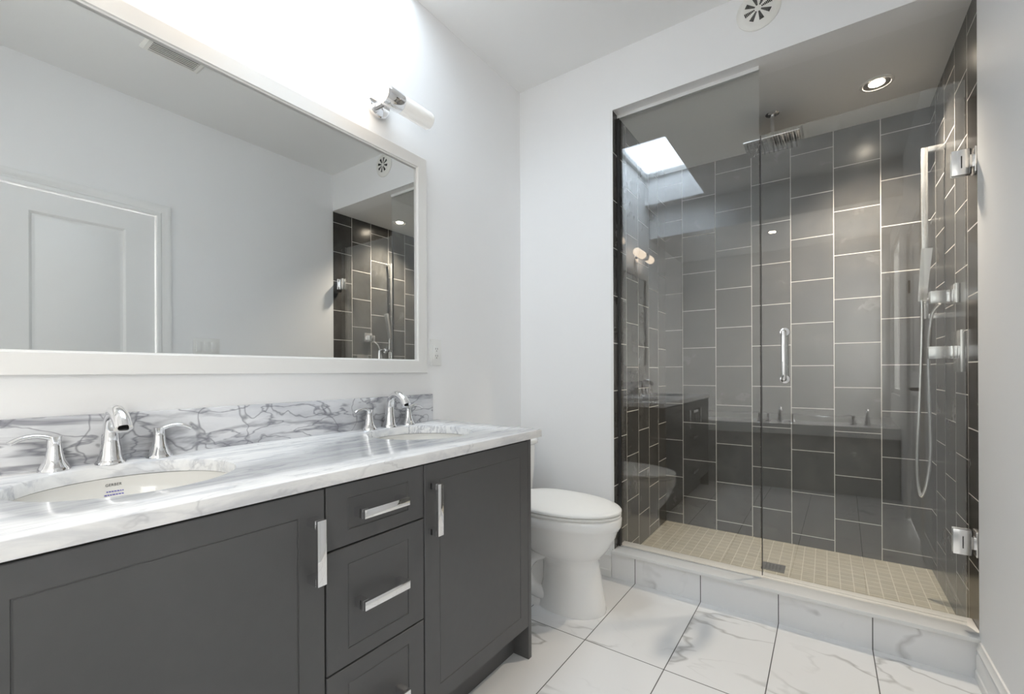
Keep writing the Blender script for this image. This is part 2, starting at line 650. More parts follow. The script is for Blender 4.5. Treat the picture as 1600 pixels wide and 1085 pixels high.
# shower shell
struct(MB().box(XS - 0.01, XS, YB, YS, 0.0, ZH).obj('wall_shower_left', 'tile_left', smooth=0))
struct(MB().box(XSR, XSR + 0.05, YB + 0.002, YS, 0.0, ZH).obj('wall_shower_right', 'tile_right', smooth=0))
struct(MB().box(XS - 0.1, XSR + 0.1, YS, YS + 0.08, 0.0, ZH).obj('wall_shower_back', 'tile_back', smooth=0))
struct(MB().box(XS - 0.1, XSR + 0.1, YW, YS + 0.08, ZH, ZH + 0.06).obj('ceiling_shower', 'ceiling', smooth=0))
struct(MB().box(XS, XSR, YW - 0.02, YS, -0.05, ZP).obj('floor_shower', 'mosaic', smooth=0))
struct(MB().box(XS - T, XS - 0.01, YW, YS + 0.08, -0.1, ZH + 0.06).obj('wall_shower_core', 'wall', smooth=0))
curb = struct(MB().box(XS - 0.01, XSR, 2.189, 2.338, 0.0, 0.127).obj('shower_curb', 'curb', smooth=0))
MB().box(XS - 0.006, XSR, 2.178, 2.346, 0.127, 0.144, 0.003).obj('curb_cap', 'cap', curb)
# slim white edge trims of the tile at the opening
struct(MB().box(XS - 0.012, XS + 0.001, YB - 0.003, YB + 0.001, 0.144, ZH).obj('trim_1', 'trim', smooth=0))


def baseboard(name, p, q, nrm, h=0.135):
    """p->q along the wall foot, nrm points into the room"""
    prof = [(0, 0), (0.014, 0), (0.016, 0.004), (0.016, 0.035), (0.013, 0.040), (0.013, 0.085), (0.010, 0.092), (0.010, 0.100), (0.013, 0.106), (0.013, 0.112), (0.008, 0.120), (0.006, h), (0, h)]
    P, Q, N = Vector(p), Vector(q), Vector(nrm)
    mk = lambda o: [o + N * d + Vector((0, 0, z)) for d, z in prof]
    return struct(MB().rings([mk(P), mk(Q)]).obj(name, 'trim', smooth=30))


baseboard('baseboard_back', (XL + 0.016, YB, 0), (XS - 0.012, YB, 0), (0, -1, 0))
baseboard('baseboard_right', (XR, 1.058, 0), (XR, 2.176, 0), (-1, 0, 0))
baseboard('baseboard_left', (XL, 1.43, 0), (XL, YB - 0.016, 0), (1, 0, 0))

# door in the right wall, seen in the mirror
door = MB()
for y0, y1, z0, z1 in ((DY0 + 0.004, 0.446, 0.008, DZ - 0.004), (0.841, DY1 - 0.004, 0.008, DZ - 0.004), (0.446, 0.841, 1.93, DZ - 0.004), (0.446, 0.841, 0.90, 1.06), (0.446, 0.841, 0.008, 0.20)):
    door.box(XR + 0.006, XR + 0.042, y0, y1, z0, z1)
door = struct(door.obj('door_1', 'trim'))


def raised_panel(y0, y1, z0, z1):
    x = XR + 0.006
    d = [(0.0, 0.0), (0.006, 0.004), (0.012, 0.011), (0.022, 0.012), (0.026, 0.011), (0.056, 0.002)]
    rs = []
    for ins, dep in d:
        rs.append([(x + dep, y0 + ins, z0 + ins), (x + dep, y1 - ins, z0 + ins), (x + dep, y1 - ins, z1 - ins), (x + dep, y0 + ins, z1 - ins)])
    return MB().rings(rs, False, True)


raised_panel(0.446, 0.841, 1.06, 1.93).obj('door_panel', 'trim', door, smooth=20)
raised_panel(0.446, 0.841, 0.20, 0.90).obj('door_panel', 'trim', door, smooth=20)


def casing():
    prof = [(0.0, 0.0), (0.0, 0.012), (0.006, 0.015), (0.022, 0.015), (0.028, 0.011), (0.040, 0.013), (0.050, 0.018), (0.066, 0.020), (0.074, 0.018), (0.074, 0.0)]
    def ring(kind):
        out = []
        for w, d in prof:
            if kind == 0:
                out.append((XR - d, DY1 + w, 0.0))
            elif kind == 1:
                out.append((XR - d, DY1 + w, DZ + w))
            elif kind == 2:
                out.append((XR - d, DY0 - w, DZ + w))
            else:
                out.append((XR - d, DY0 - w, 0.0))
        return out
    return MB().rings([ring(k) for k in range(4)])


casing().obj('door_casing', 'trim', door, smooth=25)
b = MB()
b.lathe([(0.0, 0), (0.026, 0), (0.026, -0.008), (0.011, -0.010), (0.011, -0.045), (0.0, -0.045)], (XR + 0.006, 0.925, 0.955), 'x', 24)
b.tube([(XR - 0.042, 0.925, 0.955), (XR - 0.045, 0.88, 0.957), (XR - 0.043, 0.80, 0.953)], [0.010, 0.009, 0.007], sub=4)
b.obj('door_handle', 'black', door)
MB().box(XR - 0.004, XR + 0.008, DY0 - 0.004, DY0 + 0.012, 1.62, 1.71, 0.001).obj('door_hinge', 'black', door)

# ------------------------------------------------------------------ vanity
XK = -0.907            # face of doors and drawers
VY0, VY1 = 0.04, 1.407
ZU, ZT = 0.821, 0.851
van = thing('vanity_cabinet', 'long charcoal grey vanity cabinet with three drawers between two doors', 'cabinet', (XL, (VY0 + VY1) / 2, 0))
b = MB()
b.box(XL + 0.002, XK - 0.022, VY0 + 0.018, VY1 - 0.02, 0.12, 0.14)
b.box(XL + 0.002, XL + 0.02, VY0 + 0.018, VY1 - 0.02, 0.14, ZU - 0.012)
b.box(XK - 0.04, XK - 0.022, VY0 + 0.018, VY1 - 0.02, 0.12, ZU - 0.004)
b.obj('carcass', 'shadow_gap', van)
MB().box(XK - 0.085, XK - 0.070, VY0 + 0.018, VY1 - 0.02, 0.0, 0.12).obj('toe_kick', 'cabinet', van)
b = MB().box(XL + 0.002, XK - 0.001, VY1 - 0.02, VY1, 0.0, ZU - 0.0005, 0.001)
b.obj('end_panel', 'cabinet', van)
b = MB().box(XL + 0.002, XK - 0.001, VY0, VY0 + 0.018, 0.0, ZU - 0.0005, 0.001)
b.obj('end_panel', 'cabinet', van)


def shaker(y0, y1, z0, z1, l, r, bt, tp):
    """slab front with a shallow V groove round a slightly sunk centre panel"""
    x, dep = XK, 0.019
    a = [(x - dep, y0, z0), (x - dep, y1, z0), (x - dep, y1, z1), (x - dep, y0, z1)]
    e = 0.0015
    f0 = [(x - e, y0, z0), (x - e, y1, z0), (x - e, y1, z1), (x - e, y0, z1)]
    f1 = [(x, y0 + e, z0 + e), (x, y1 - e, z0 + e), (x, y1 - e, z1 - e), (x, y0 + e, z1 - e)]
    def inn(g, d):
        return [(x - d, l + g, bt + g), (x - d, r - g, bt + g), (x - d, r - g, tp - g), (x - d, l + g, tp - g)]
    return MB().rings([a, f0, f1, inn(0, 0), inn(0.0010, 0.0020), inn(0.0022, 0.0020), inn(0.0036, 0.0006)], True, True)


def pull(cy, cz, length, vertical, parent):
    """square D pull: flat bar on two short legs"""
    h, w, st = length / 2, 0.0105, 0.041
    b = MB()
    if vertical:
        b.box(XK + st - 0.009, XK + st, cy - w, cy + w, cz - h, cz + h, 0.0012)
        for s in (-1, 1):
            zc = cz + s * (h - 0.008)
            b.box(XK, XK + st - 0.009, cy - w, cy + w, zc - 0.008, zc + 0.008)
    else:
        b.box(XK + st - 0.009, XK + st, cy - h, cy + h, cz - w, cz + w, 0.0012)
        for s in (-1, 1):
            yc = cy + s * (h - 0.008)
            b.box(XK, XK + st - 0.009, yc - 0.008, yc + 0.008, cz - w, cz + w)
    return b.obj('handle', 'chrome', parent, smooth=30)


fl = shaker(0.045, 0.5645, 0.125, 0.815, 0.100, 0.506, 0.178, 0.766).obj('door', 'cabinet', van, smooth=20)
pull(0.534, 0.692, 0.138, True, fl)
fr = shaker(0.8645, 1.385, 0.125, 0.815, 0.922, 1.336, 0.177, 0.766).obj('door', 'cabinet', van, smooth=20)
pull(0.887, 0.693, 0.143, True, fr)
for z0, z1, hz in ((0.6725, 0.815, 0.745), (0.3945, 0.6685, 0.533), (0.125, 0.3905, 0.255)):
    d = shaker(0.5685, 0.8605, z0, z1, 0.622, 0.806, z0 + (0.034 if z0 > .6 else 0.037), z1 - (0.032 if z0 > .6 else 0.038)).obj('drawer', 'cabinet', van, smooth=20)
    pull(0.708, hz, 0.136, False, d)

# counter with two oval cut-outs
SX, SRX, SRY = -1.224, 0.188, 0.190
SY = (0.312, 1.152)
XCF = -0.899
YC0, YC1F, YC1B = 0.025, 1.472, 1.500


def counter():
    bm = bmesh.new()
    outer = [(XL + 0.001, YC0), (XCF, YC0), (XCF, YC1F), (XL + 0.001, YC1B)]
    loops = []
    def loop(pts, z):
        vs = [bm.verts.new((x, y, z)) for x, y in pts]
        es = [bm.edges.new((vs[i], vs[(i + 1) % len(vs)])) for i in range(len(vs))]
        return vs, es
    n = 64
    holes = [[(SX + SRX * math.cos(2 * PI * i / n), sy + SRY * math.sin(2 * PI * i / n)) for i in range(n)] for sy in SY]
    ch = 0.003
    oin = [(XL + 0.001, YC0 + ch), (XCF - ch, YC0 + ch), (XCF - ch, YC1F - ch), (XL + 0.001, YC1B - ch)]
    def scale(h, sy, k):
        return [(SX + (x - SX) * k, sy + (y - sy) * k) for x, y in h]
    allE = []
    top, e = loop(oin, ZT); allE += e
    th = []
    for h, sy in zip(holes, SY):
        v, e = loop(scale(h, sy, 1 + ch / SRX), ZT); th.append(v); allE += e
    bmesh.ops.triangle_fill(bm, use_beauty=True, edges=allE, use_dissolve=False)
    allB = []
    bot, e = loop(outer, ZU); allB += e
    bh = []
    for h in holes:
        v, e = loop(h, ZU); bh.append(v); allB += e
    bmesh.ops.triangle_fill(bm, use_beauty=True, edges=allB, use_dissolve=False)
    def bridge(a, b):
        for i in range(len(a)):
            j = (i + 1) % len(a)
            bm.faces.new((a[i], a[j], b[j], b[i]))
    mid, _ = loop(outer, ZT - ch)
    bridge(top, mid); bridge(mid, bot)
    for v, h, bo in zip(th, holes, bh):
        m, _ = loop(h, ZT - ch)
        bridge(v, m); bridge(m, bo)
    o = MB(); o.bm.free(); o.bm = bm
    return o.obj('countertop', 'marble', smooth=50)


ct = counter()
tag(ct, 'white marble countertop with grey streaks and two oval cut-outs on the charcoal vanity', 'countertop')
bs = MB().box(XL + 0.0005, XL + 0.017, YC0, 1.455, ZT, 0.972, 0.0012).obj('backsplash', 'splash')
tag(bs, 'low dark-veined marble backsplash along the wall under the mirror', 'backsplash')


def bowl_pt(phi, s):
    """inside of a basin, phi round, s 0 rim .. 1 drain"""
    a = s * PI / 2
    k = 0.10 + 0.90 * math.cos(a) ** 0.75
    z = ZU - 0.002 - 0.135 * math.sin(a) ** 0.9
    return Vector((SX + (SRX + 0.004) * k * math.cos(phi), (SRY + 0.004) * k * math.sin(phi), z))


def make_sink(y):
    t = thing('sink', 'oval undermount white sink at the left end of the vanity, in the foreground', 'sink', (SX, y, ZT))
    n = 56
    sh = Vector((0, y, 0))
    inner = [[tuple(bowl_pt(2 * PI * i / n, s / 16) + sh) for i in range(n)] for s in range(17)]
    outer = []
    for s in range(16, -1, -1):
        outer.append([tuple(bowl_pt(2 * PI * i / n, s / 16) + sh + Vector((0.009 * math.cos(2 * PI * i / n), 0.009 * math.sin(2 * PI * i / n), -0.010))) for i in range(n)])
    flange = [[(SX + (SRX + 0.022) * math.cos(2 * PI * i / n), y + (SRY + 0.022) * math.sin(2 * PI * i / n), z) for i in range(n)] for z in (ZU - 0.012, ZU - 0.001)]
    MB().rings(inner[::-1] + flange[::-1], True, False).obj('basin', 'bisque', t)
    zb = ZU - 0.137
    MB().lathe([(0.0, 0.004), (0.016, 0.004), (0.021, 0.002), (0.021, 0.0), (0.0, 0.0)], (SX, y, zb), 'z', 28).obj('drain', 'chrome', t)
    # maker's name and two lines of small blue print fired on the back of the basin
    cu = bpy.data.curves.new('print', 'FONT')
    cu.body = 'GERBER'
    cu.size = 0.0085
    cu.align_x = 'CENTER'
    cu.offset = 0.00005
    cu.space_character = 1.12
    tmp = bpy.data.objects.new('print', cu)
    COL.objects.link(tmp)
    dg = bpy.context.evaluated_depsgraph_get()
    me = bpy.data.meshes.new_from_object(tmp.evaluated_get(dg))
    bpy.data.objects.remove(tmp)
    def wrap(x, zdrop):
        phi = PI - x / SRY * 1.05
        p = bowl_pt(phi, zdrop)
        q = bowl_pt(phi, zdrop + 0.01)
        inn = Vector((SX, 0, p.z + 0.02)) - p
        return p + sh + inn.normalized() * 0.0012
    bm = bmesh.new()
    bm.from_mesh(me)
    for v in bm.verts:
        v.co = wrap(v.co.x * 0.88 + 0.012, 0.075 - v.co.y * 4.6)
    o = MB(); o.bm.free(); o.bm = bm
    o.obj('maker_print', 'ink', t, smooth=0, recalc=False)
    b = MB()
    rnd = random.Random(3)
    for row, (xa, xb) in enumerate(((-0.013, 0.016), (-0.017, 0.018))):
        x = xa + 0.012
        while x < xb + 0.012:
            w = rnd.uniform(0.0025, 0.005)
            z0 = 0.125 + row * 0.035
            b.rings([[wrap(x, z0), wrap(x + w, z0)], [wrap(x, z0 + 0.010), wrap(x + w, z0 + 0.014)]], False, False, False)
            x += w + 0.0011
    b.obj('small_print', 'ink_blue', t, smooth=0, recalc=False)
    return t


s1 = make_sink(SY[0])
dup(s1, (SX, SY[1], ZT), 'oval undermount white sink at the end of the vanity nearest the toilet', 'vanity sinks')
s1['group'] = 'vanity sinks'


def make_faucet(y):
    fx = -1.442
    t = thing('faucet', 'chrome widespread faucet behind the left sink in the foreground', 'faucet', (fx, y, ZT))
    b = MB()
    b.lathe([(0.0, 0), (0.030, 0), (0.030, 0.004), (0.0285, 0.007), (0.0265, 0.010)], (fx, y, ZT), 'z', 28, True)
    path = [(fx, y, ZT + 0.006), (fx, y, ZT + 0.03), (fx + 0.001, y, ZT + 0.06), (fx + 0.004, y, ZT + 0.09), (fx + 0.014, y, ZT + 0.115),
            (fx + 0.036, y, ZT + 0.130), (fx + 0.062, y, ZT + 0.127), (fx + 0.086, y, ZT + 0.112), (fx + 0.101, y, ZT + 0.092)]
    b.tube(path, [0.0265, 0.0215, 0.0175, 0.0157, 0.0155, 0.0160, 0.0168, 0.0176, 0.0182], n=20, sub=5, up=(1, 0, 0))
    b.obj('spout', 'chrome', t, smooth=50)
    MB().lathe([(0.0, 0.0), (0.0085, 0.0), (0.0105, 0.003), (0.0, 0.003)], (fx + 0.1025, y, ZT + 0.0885), 'z', 16).obj('aerator', 'seal', t)
    for s in (-1, 1):
        hy = y + s * 0.098
        b = MB()
        b.lathe([(0.0, 0), (0.0285, 0), (0.0285, 0.005), (0.0265, 0.009), (0.021, 0.018), (0.0165, 0.030), (0.0135, 0.045), (0.0122, 0.060), (0.0128, 0.072), (0.0135, 0.078), (0.0, 0.0795)], (fx, hy, ZT), 'z', 28)
        b.tube([(fx, hy - s * 0.006, ZT + 0.068), (fx, hy + s * 0.010, ZT + 0.0765), (fx + 0.001, hy + s * 0.030, ZT + 0.082), (fx + 0.003, hy + s * 0.052, ZT + 0.0795), (fx + 0.005, hy + s * 0.070, ZT + 0.0705)],
               [0.0125, 0.0115, 0.0105, 0.0105, 0.0110], n=16, flat=0.52, sub=5, up=(0, 0, 1))
        b.obj('handle', 'chrome', t, smooth=50)
    return t


f1 = make_faucet(0.326)
f1['group'] = 'bathroom faucets'
dup(f1, (-1.442, 1.184, ZT), 'chrome widespread faucet behind the sink nearest the toilet', 'bathroom faucets')

# ------------------------------------------------------------------ mirror
MY0, MY1, MZ0, MZ1 = 0.055, 1.419, 1.069, 2.028
IY0, IY1, IZ0, IZ1 = 0.113, 1.362, 1.127, 1.972
mir = thing('mirror', 'large white framed wall mirror above the vanity', 'mirror', (XL, 0.74, MZ0))


def frame_rings():
    def rc(y0, y1, z0, z1, x):
        return [(x, y0, z0), (x, y1, z0), (x, y1, z1), (x, y0, z1)]
    e = 0.002
    return [rc(MY0, MY1, MZ0, MZ1, XL + .0005), rc(MY0, MY1, MZ0, MZ1, XL + .018), rc(MY0 + e, MY1 - e, MZ0 + e, MZ1 - e, XL + .020),
            rc(IY0 - .006, IY1 + .006, IZ0 - .006, IZ1 + .006, XL + .020), rc(IY0 - .004, IY1 + .004, IZ0 - .004, IZ1 + .004, XL + .015),
            rc(IY0, IY1, IZ0, IZ1, XL + .013), rc(IY0, IY1, IZ0, IZ1, XL + .0055), rc(IY0 - .02, IY1 + .02, IZ0 - .02, IZ1 + .02, XL + .005)]


MB().rings(frame_rings(), False, False).obj('frame', 'frame', mir, smooth=20)
MB().box(XL + 0.001, XL + 0.006, IY0 - 0.015, IY1 + 0.015, IZ0 - 0.015, IZ1 + 0.015).obj('mirror_glass', 'mirror', mir, smooth=0)

# ------------------------------------------------------------------ wall sconces
SZ = 2.155


def make_sconce(y):
    t = thing('wall_sconce', 'chrome two-tube wall sconce with one bright opal shade, nearer the shower', 'wall light', (XL, y, SZ))
    ax = XL + 0.088
    r = 0.036
    MB().lathe([(0.0, 0), (0.052, 0), (0.052, 0.014), (0.048, 0.018), (0.0, 0.018)], (XL + 0.0005, y, SZ), 'x', 36).obj('backplate', 'chrome', t)
    MB().lathe([(0.0, 0), (0.015, 0), (0.015, 0.05), (0.0, 0.05)], (XL + 0.018, y, SZ), 'x', 20).obj('arm', 'chrome', t)
    MB().lathe([(0.0, -0.043), (r + .001, -0.043), (r + .0025, -0.041), (r + .0025, 0.041), (r + .001, 0.043), (0.0, 0.043)], (ax, y, SZ), 'y', 40).obj('socket_ring', 'chrome', t)
    prof = [(0.0, 0.041), (r, 0.041), (r, 0.196), (r * 0.93, 0.203), (r * 0.75, 0.207), (0.0, 0.208)]
    MB().lathe(prof, (ax, y, SZ), 'y', 36).obj('shade', 'dim_shade', t)
    o = MB().lathe([(a, -h) for a, h in prof], (ax, y, SZ), 'y', 36).obj('shade', 'lit_shade', t)
    o['label'] = 'brightly lit opal glass shade'
    return t


sc2 = make_sconce(1.165)
sc2['group'] = 'sconces over the mirror'
sc1 = dup(sc2, (XL, 0.385, SZ), 'chrome two-tube wall sconce over the left part of the mirror, cut by the photo top', 'sconces over the mirror')

for c in sc1.children:
    if c.name.startswith('shade') and 'label' not in c:
        c.material_slots[0].link = 'OBJECT'
        c.material_slots[0].material = M['lit_shade']

# ------------------------------------------------------------------ electrical plates
t = thing('wall_outlet', 'white double outlet plate on the wall right of the mirror', 'outlet', (XL, 1.488, 1.163))
MB().box(XL + .0005, XL + .006, 1.453, 1.523, 1.102, 1.224, .002).obj('cover_plate', 'plastic', t)
MB().box(XL + .006, XL + .009, 1.471, 1.505, 1.130, 1.196, .001).obj('receptacle', 'plastic', t)
b = MB()
for zc in (1.178, 1.146):
    for dy in (-0.006, 0.006):
        b.box(XL + .0088, XL + .0094, 1.488 + dy - .001, 1.488 + dy + .001, zc - .002, zc + .006)
    b.box(XL + .0088, XL + .0094, 1.486, 1.490, zc - .010, zc - .006)
b.obj('slots', 'shadow_gap', t, smooth=0)
t = thing('light_switch', 'white triple rocker light switch beside the door, seen in the mirror', 'light switch', (XR, 1.258, 1.247))
MB().box(XR - .006, XR - .0005, 1.180, 1.336, 1.189, 1.304, .002).obj('cover_plate', 'plastic', t)
for k in (-1, 0, 1):
    MB().box(XR - .010, XR - .0055, 1.258 + k * .046 - .0165, 1.258 + k * .046 + .0165, 1.214, 1.280, .0015).obj('rocker', 'plastic', t)

# ------------------------------------------------------------------ vents
VX, VZ = -0.235, 2.637
t = thing('air_vent', 'round cream air vent high on the white wall above the shower', 'vent', (VX, YB, VZ))
MB().lathe([(0.0, -0.0005), (0.086, -0.0005), (0.086, -0.004), (0.080, -0.010), (0.066, -0.014), (0.0, -0.015)], (VX, YB, VZ), 'y', 48).obj('face_plate', 'vent', t)
b = MB()
for k in range(8):
    a = 2 * PI * (k + 0.35) / 8
    for j in range(7):
        r0 = 0.014 + j * 0.0058
        r1 = r0 + 0.0042
        w0, w1 = r0 * 0.16 + 0.0008, r1 * 0.16 + 0.0008
        pts = []
        for rr, ww in ((r0, -w0), (r0, w0), (r1, w1), (r1, -w1)):
            pts.append((rr * math.cos(a) - ww * math.sin(a), rr * math.sin(a) + ww * math.cos(a)))
        y = YB - 0.0155
        b.rings([[(VX + px, y, VZ + pz) for px, pz in pts], [(VX + px, y + 0.004, VZ + pz) for px, pz in pts]])
b.obj('slots', 'shadow_gap', t, smooth=0)
GX0, GX1, GY0, GY1 = -0.375, -0.130, 0.755, 1.012
t = thing('exhaust_fan', 'rectangular slatted exhaust fan grille on the ceiling, seen in the mirror', 'fan grille', ((GX0 + GX1) / 2, (GY0 + GY1) / 2, ZC))
b = MB()
cx, cy = (GX0 + GX1) / 2, (GY0 + GY1) / 2
def rcz(i, z):
    return [(GX0 + i, GY0 + i, z), (GX1 - i, GY0 + i, z), (GX1 - i, GY1 - i, z), (GX0 + i, GY1 - i, z)]
b.rings([rcz(0, ZC - .0005), rcz(0, ZC - .006), rcz(.012, ZC - .016), rcz(.028, ZC - .019), rcz(.030, ZC - .006)], False, False)
b.obj('frame', 'vent', t, smooth=20)
MB().box(GX0 + .028, GX1 - .028, GY0 + .028, GY1 - .028, ZC - .008, ZC - .004).obj('backing', 'shadow_gap', t, smooth=0)
b = MB()
x = GX0 + .034
while x < GX1 - .034:
    b.box(x, x + .006, GY0 + .029, GY1 - .029, ZC - .019, ZC - .0165)
    x += .0150
b.obj('slats', 'vent', t, smooth=0)

# ------------------------------------------------------------------ toilet
TY = 1.834
toi = thing('toilet', 'white two-piece toilet between the vanity and the shower wall', 'toilet', (-1.1, TY, 0))


def egg(xb, xf, hw, z, n=56, k=0.42):
    """rounded plan, blunt at the back xb, longer ellipse to the front xf; hw half width"""
    out = []
    xm = xb + (xf - xb) * k
    for i in range(n):
        a = 2 * PI * i / n
        c, s = math.cos(a), math.sin(a)
        if c >= 0:
            out.append((xm + (xf - xm) * c, TY + hw * s, z))
        else:
            p = 2.8
            out.append((xm + (xm - xb) * math.copysign(abs(c) ** (2 / p), c), TY + hw * math.copysign(abs(s) ** (2 / p), s), z))
    return out


b = MB()
rs = [egg(-1.12, -0.800, 0.116, 0.0, k=.5), egg(-1.12, -0.798, 0.117, 0.010, k=.5), egg(-1.11, -0.803, 0.114, 0.035, k=.5), egg(-1.09, -0.818, 0.108, 0.12, k=.5),
      egg(-1.09, -0.832, 0.105, 0.20, k=.5), egg(-1.11, -0.832, 0.108, 0.232, k=.5), egg(-1.16, -0.812, 0.134, 0.252, k=.5), egg(-1.22, -0.783, 0.156, 0.290, k=.47),
      egg(-1.27, -0.757, 0.171, 0.340, k=.45), egg(-1.29, -0.742, 0.178, 0.378, k=.44), egg(-1.295, -0.735, 0.181, 0.384, k=.44), egg(-1.30, -0.729, 0.183, 0.395, k=.44), egg(-1.30, -0.727, 0.184, 0.428, k=.44),
      egg(-1.298, -0.732, 0.180, 0.434, k=.44), egg(-1.27, -0.80, 0.12, 0.434, k=.44)]
b.rings(rs)
# trapway body and foot behind the pedestal
rs = [egg(-1.36, -1.0, 0.118, 0.0, k=.5), egg(-1.36, -1.0, 0.118, 0.022, k=.5), egg(-1.35, -1.0, 0.080, 0.040, k=.5), egg(-1.34, -1.0, 0.072, 0.15, k=.5), egg(-1.34, -1.0, 0.075, 0.24, k=.5),
      egg(-1.40, -1.0, 0.100, 0.30, k=.5), egg(-1.46, -1.05, 0.150, 0.37, k=.5), egg(-1.47, -1.10, 0.175, 0.415, k=.5), egg(-1.47, -1.14, 0.178, 0.425, k=.5)]
b.rings(rs)
for s in (-1, 1):
    b.tube([(-1.02, TY + s * 0.075, 0.26), (-1.12, TY + s * 0.082, 0.22), (-1.17, TY + s * 0.082, 0.14), (-1.13, TY + s * 0.078, 0.07), (-1.05, TY + s * 0.07, 0.05)],
           [0.03, 0.036, 0.036, 0.034, 0.03], n=14, sub=4)
b.obj('bowl', 'porcelain', toi, smooth=60)
b = MB()
rs = [egg(-1.265, -0.734, 0.183, 0.436, k=.43), egg(-1.268, -0.730, 0.187, 0.440, k=.43), egg(-1.268, -0.730, 0.187, 0.446, k=.43), egg(-1.262, -0.736, 0.182, 0.4495, k=.43)]
b.rings(rs)
b.obj('seat', 'plastic', toi, smooth=50)
b = MB()
rs = [egg(-1.262, -0.735, 0.183, 0.4515, k=.43), egg(-1.266, -0.729, 0.188, 0.454, k=.43), egg(-1.266, -0.728, 0.188, 0.461, k=.43), egg(-1.262, -0.732, 0.184, 0.466, k=.43),
      egg(-1.245, -0.748, 0.170, 0.4695, k=.43), egg(-1.20, -0.79, 0.12, 0.472, k=.43), egg(-1.12, -0.90, 0.04, 0.473, k=.43)]
b.rings(rs)
for s in (-1, 1):
    b.box(-1.285, -1.255, TY + s * 0.075 - 0.018, TY + s * 0.075 + 0.018, 0.436, 0.462, 0.005)
b.obj('lid', 'plastic', toi, smooth=50)
b = MB()


def rrect(x0, x1, hy, z, r=0.03, n=8):
    out = []
    for cx, cy, a0 in ((x1 - r, TY + hy - r, 0), (x0 + r, TY + hy - r, 90), (x0 + r, TY - hy + r, 180), (x1 - r, TY - hy + r, 270)):
        for i in range(n + 1):
            a = R(a0 + 90 * i / n)
            out.append((cx + r * math.cos(a), cy + r * math.sin(a), z))
    return out


b.rings([rrect(-1.475, -1.300, 0.195, 0.42), rrect(-1.478, -1.292, 0.203, 0.44), rrect(-1.480, -1.283, 0.210, 0.56), rrect(-1.480, -1.280, 0.213, 0.684)])
b.obj('tank', 'porcelain', toi, smooth=50)
b = MB()
b.rings([rrect(-1.480, -1.276, 0.216, 0.684), rrect(-1.483, -1.268, 0.222, 0.690), rrect(-1.483, -1.266, 0.223, 0.704), rrect(-1.480, -1.270, 0.219, 0.712), rrect(-1.470, -1.280, 0.209, 0.715)])
b.obj('tank_lid', 'porcelain', toi, smooth=50)
b = MB().lathe([(0, 0), (0.014, 0), (0.014, 0.008), (0, 0.010)], (-1.282, TY - 0.15, 0.64), 'x', 20)
b.tube([(-1.268, TY - 0.15, 0.64), (-1.264, TY - 0.11, 0.637), (-1.263, TY - 0.08, 0.633)], [0.006, 0.006, 0.005], sub=3)
b.obj('flush_lever', 'chrome', toi)
for s in (-1, 1):
    MB().lathe([(0.013, 0), (0.013, 0.008), (0.009, 0.015), (0.0, 0.017)], (-1.17, TY + s * 0.100, 0.022), 'z', 18).obj('bolt_cap', 'plastic', toi)

# ------------------------------------------------------------------ shower glass
YG = 2.267
XD = -0.238
fx = thing('glass_panel', 'fixed clear glass shower panel reaching the ceiling, left of the glass door', 'glass panel', ((XS + XD) / 2, YG, 0.144))
MB().box(XS + 0.002, XD - 0.003, YG - .005, YG + .005, 0.146, ZH - 0.003).obj('glass', 'glass', fx, smooth=0)
MB().box(XS + 0.001, XD - 0.003, YG - .010, YG - .0055, ZH - 0.018, ZH - 0.0005).box(XS + 0.001, XD - 0.003, YG + .0055, YG + .010, ZH - 0.018, ZH - 0.0005).obj('head_channel', 'trim', fx, smooth=0)
MB().box(XS + 0.0005, XS + 0.012, YG - .010, YG - .0055, 0.145, ZH - 0.018).box(XS + 0.0005, XS + 0.012, YG + .0055, YG + .010, 0.145, ZH - 0.018).obj('side_channel', 'seal', fx, smooth=0)
MB().box(XS + 0.012, XD - 0.003, YG - .007, YG - .0055, 0.1445, 0.150).obj('base_channel', 'alu', fx, smooth=0)

dr = thing('shower_door', 'frameless hinged clear glass shower door with chrome pull handle', 'shower door', (XSR, YG, 0.144))
ZD0, ZD1 = 0.156, 2.124
MB().box(XD + 0.003, 0.413, YG - .005, YG + .005, ZD0, ZD1).obj('glass', 'glass', dr, smooth=0)
MB().box(XD - 0.0005, XD + 0.003, YG - .006, YG + .006, ZD0, ZD1).obj('edge_seal', 'seal', dr, smooth=0)
MB().box(XD + 0.003, 0.413, YG - .006, YG + .006, 0.1475, ZD0).obj('bottom_seal', 'pane', dr, smooth=0)
HX, HZ0, HZ1 = -0.147, 1.035, 1.240
b = MB()
for sy in (-1, 1):
    y0 = YG + sy * 0.0055
    y1 = YG + sy * 0.058
    pts = [(HX, y0, HZ0), (HX, YG + sy * 0.036, HZ0), (HX, YG + sy * 0.052, HZ0 + 0.006), (HX, y1, HZ0 + 0.022), (HX, y1, HZ1 - 0.022), (HX, YG + sy * 0.052, HZ1 - 0.006), (HX, YG + sy * 0.036, HZ1), (HX, y0, HZ1)]
    b.tube(pts, 0.0098, n=16, sub=4)
    for z in (HZ0, HZ1):
        b.lathe([(0.0, 0), (0.0185, 0), (0.0185, sy * 0.003), (0.016, sy * 0.005), (0.0, sy * 0.005)], (HX, y0, z), 'y', 28)
b.obj('handle', 'chrome', dr, smooth=45)
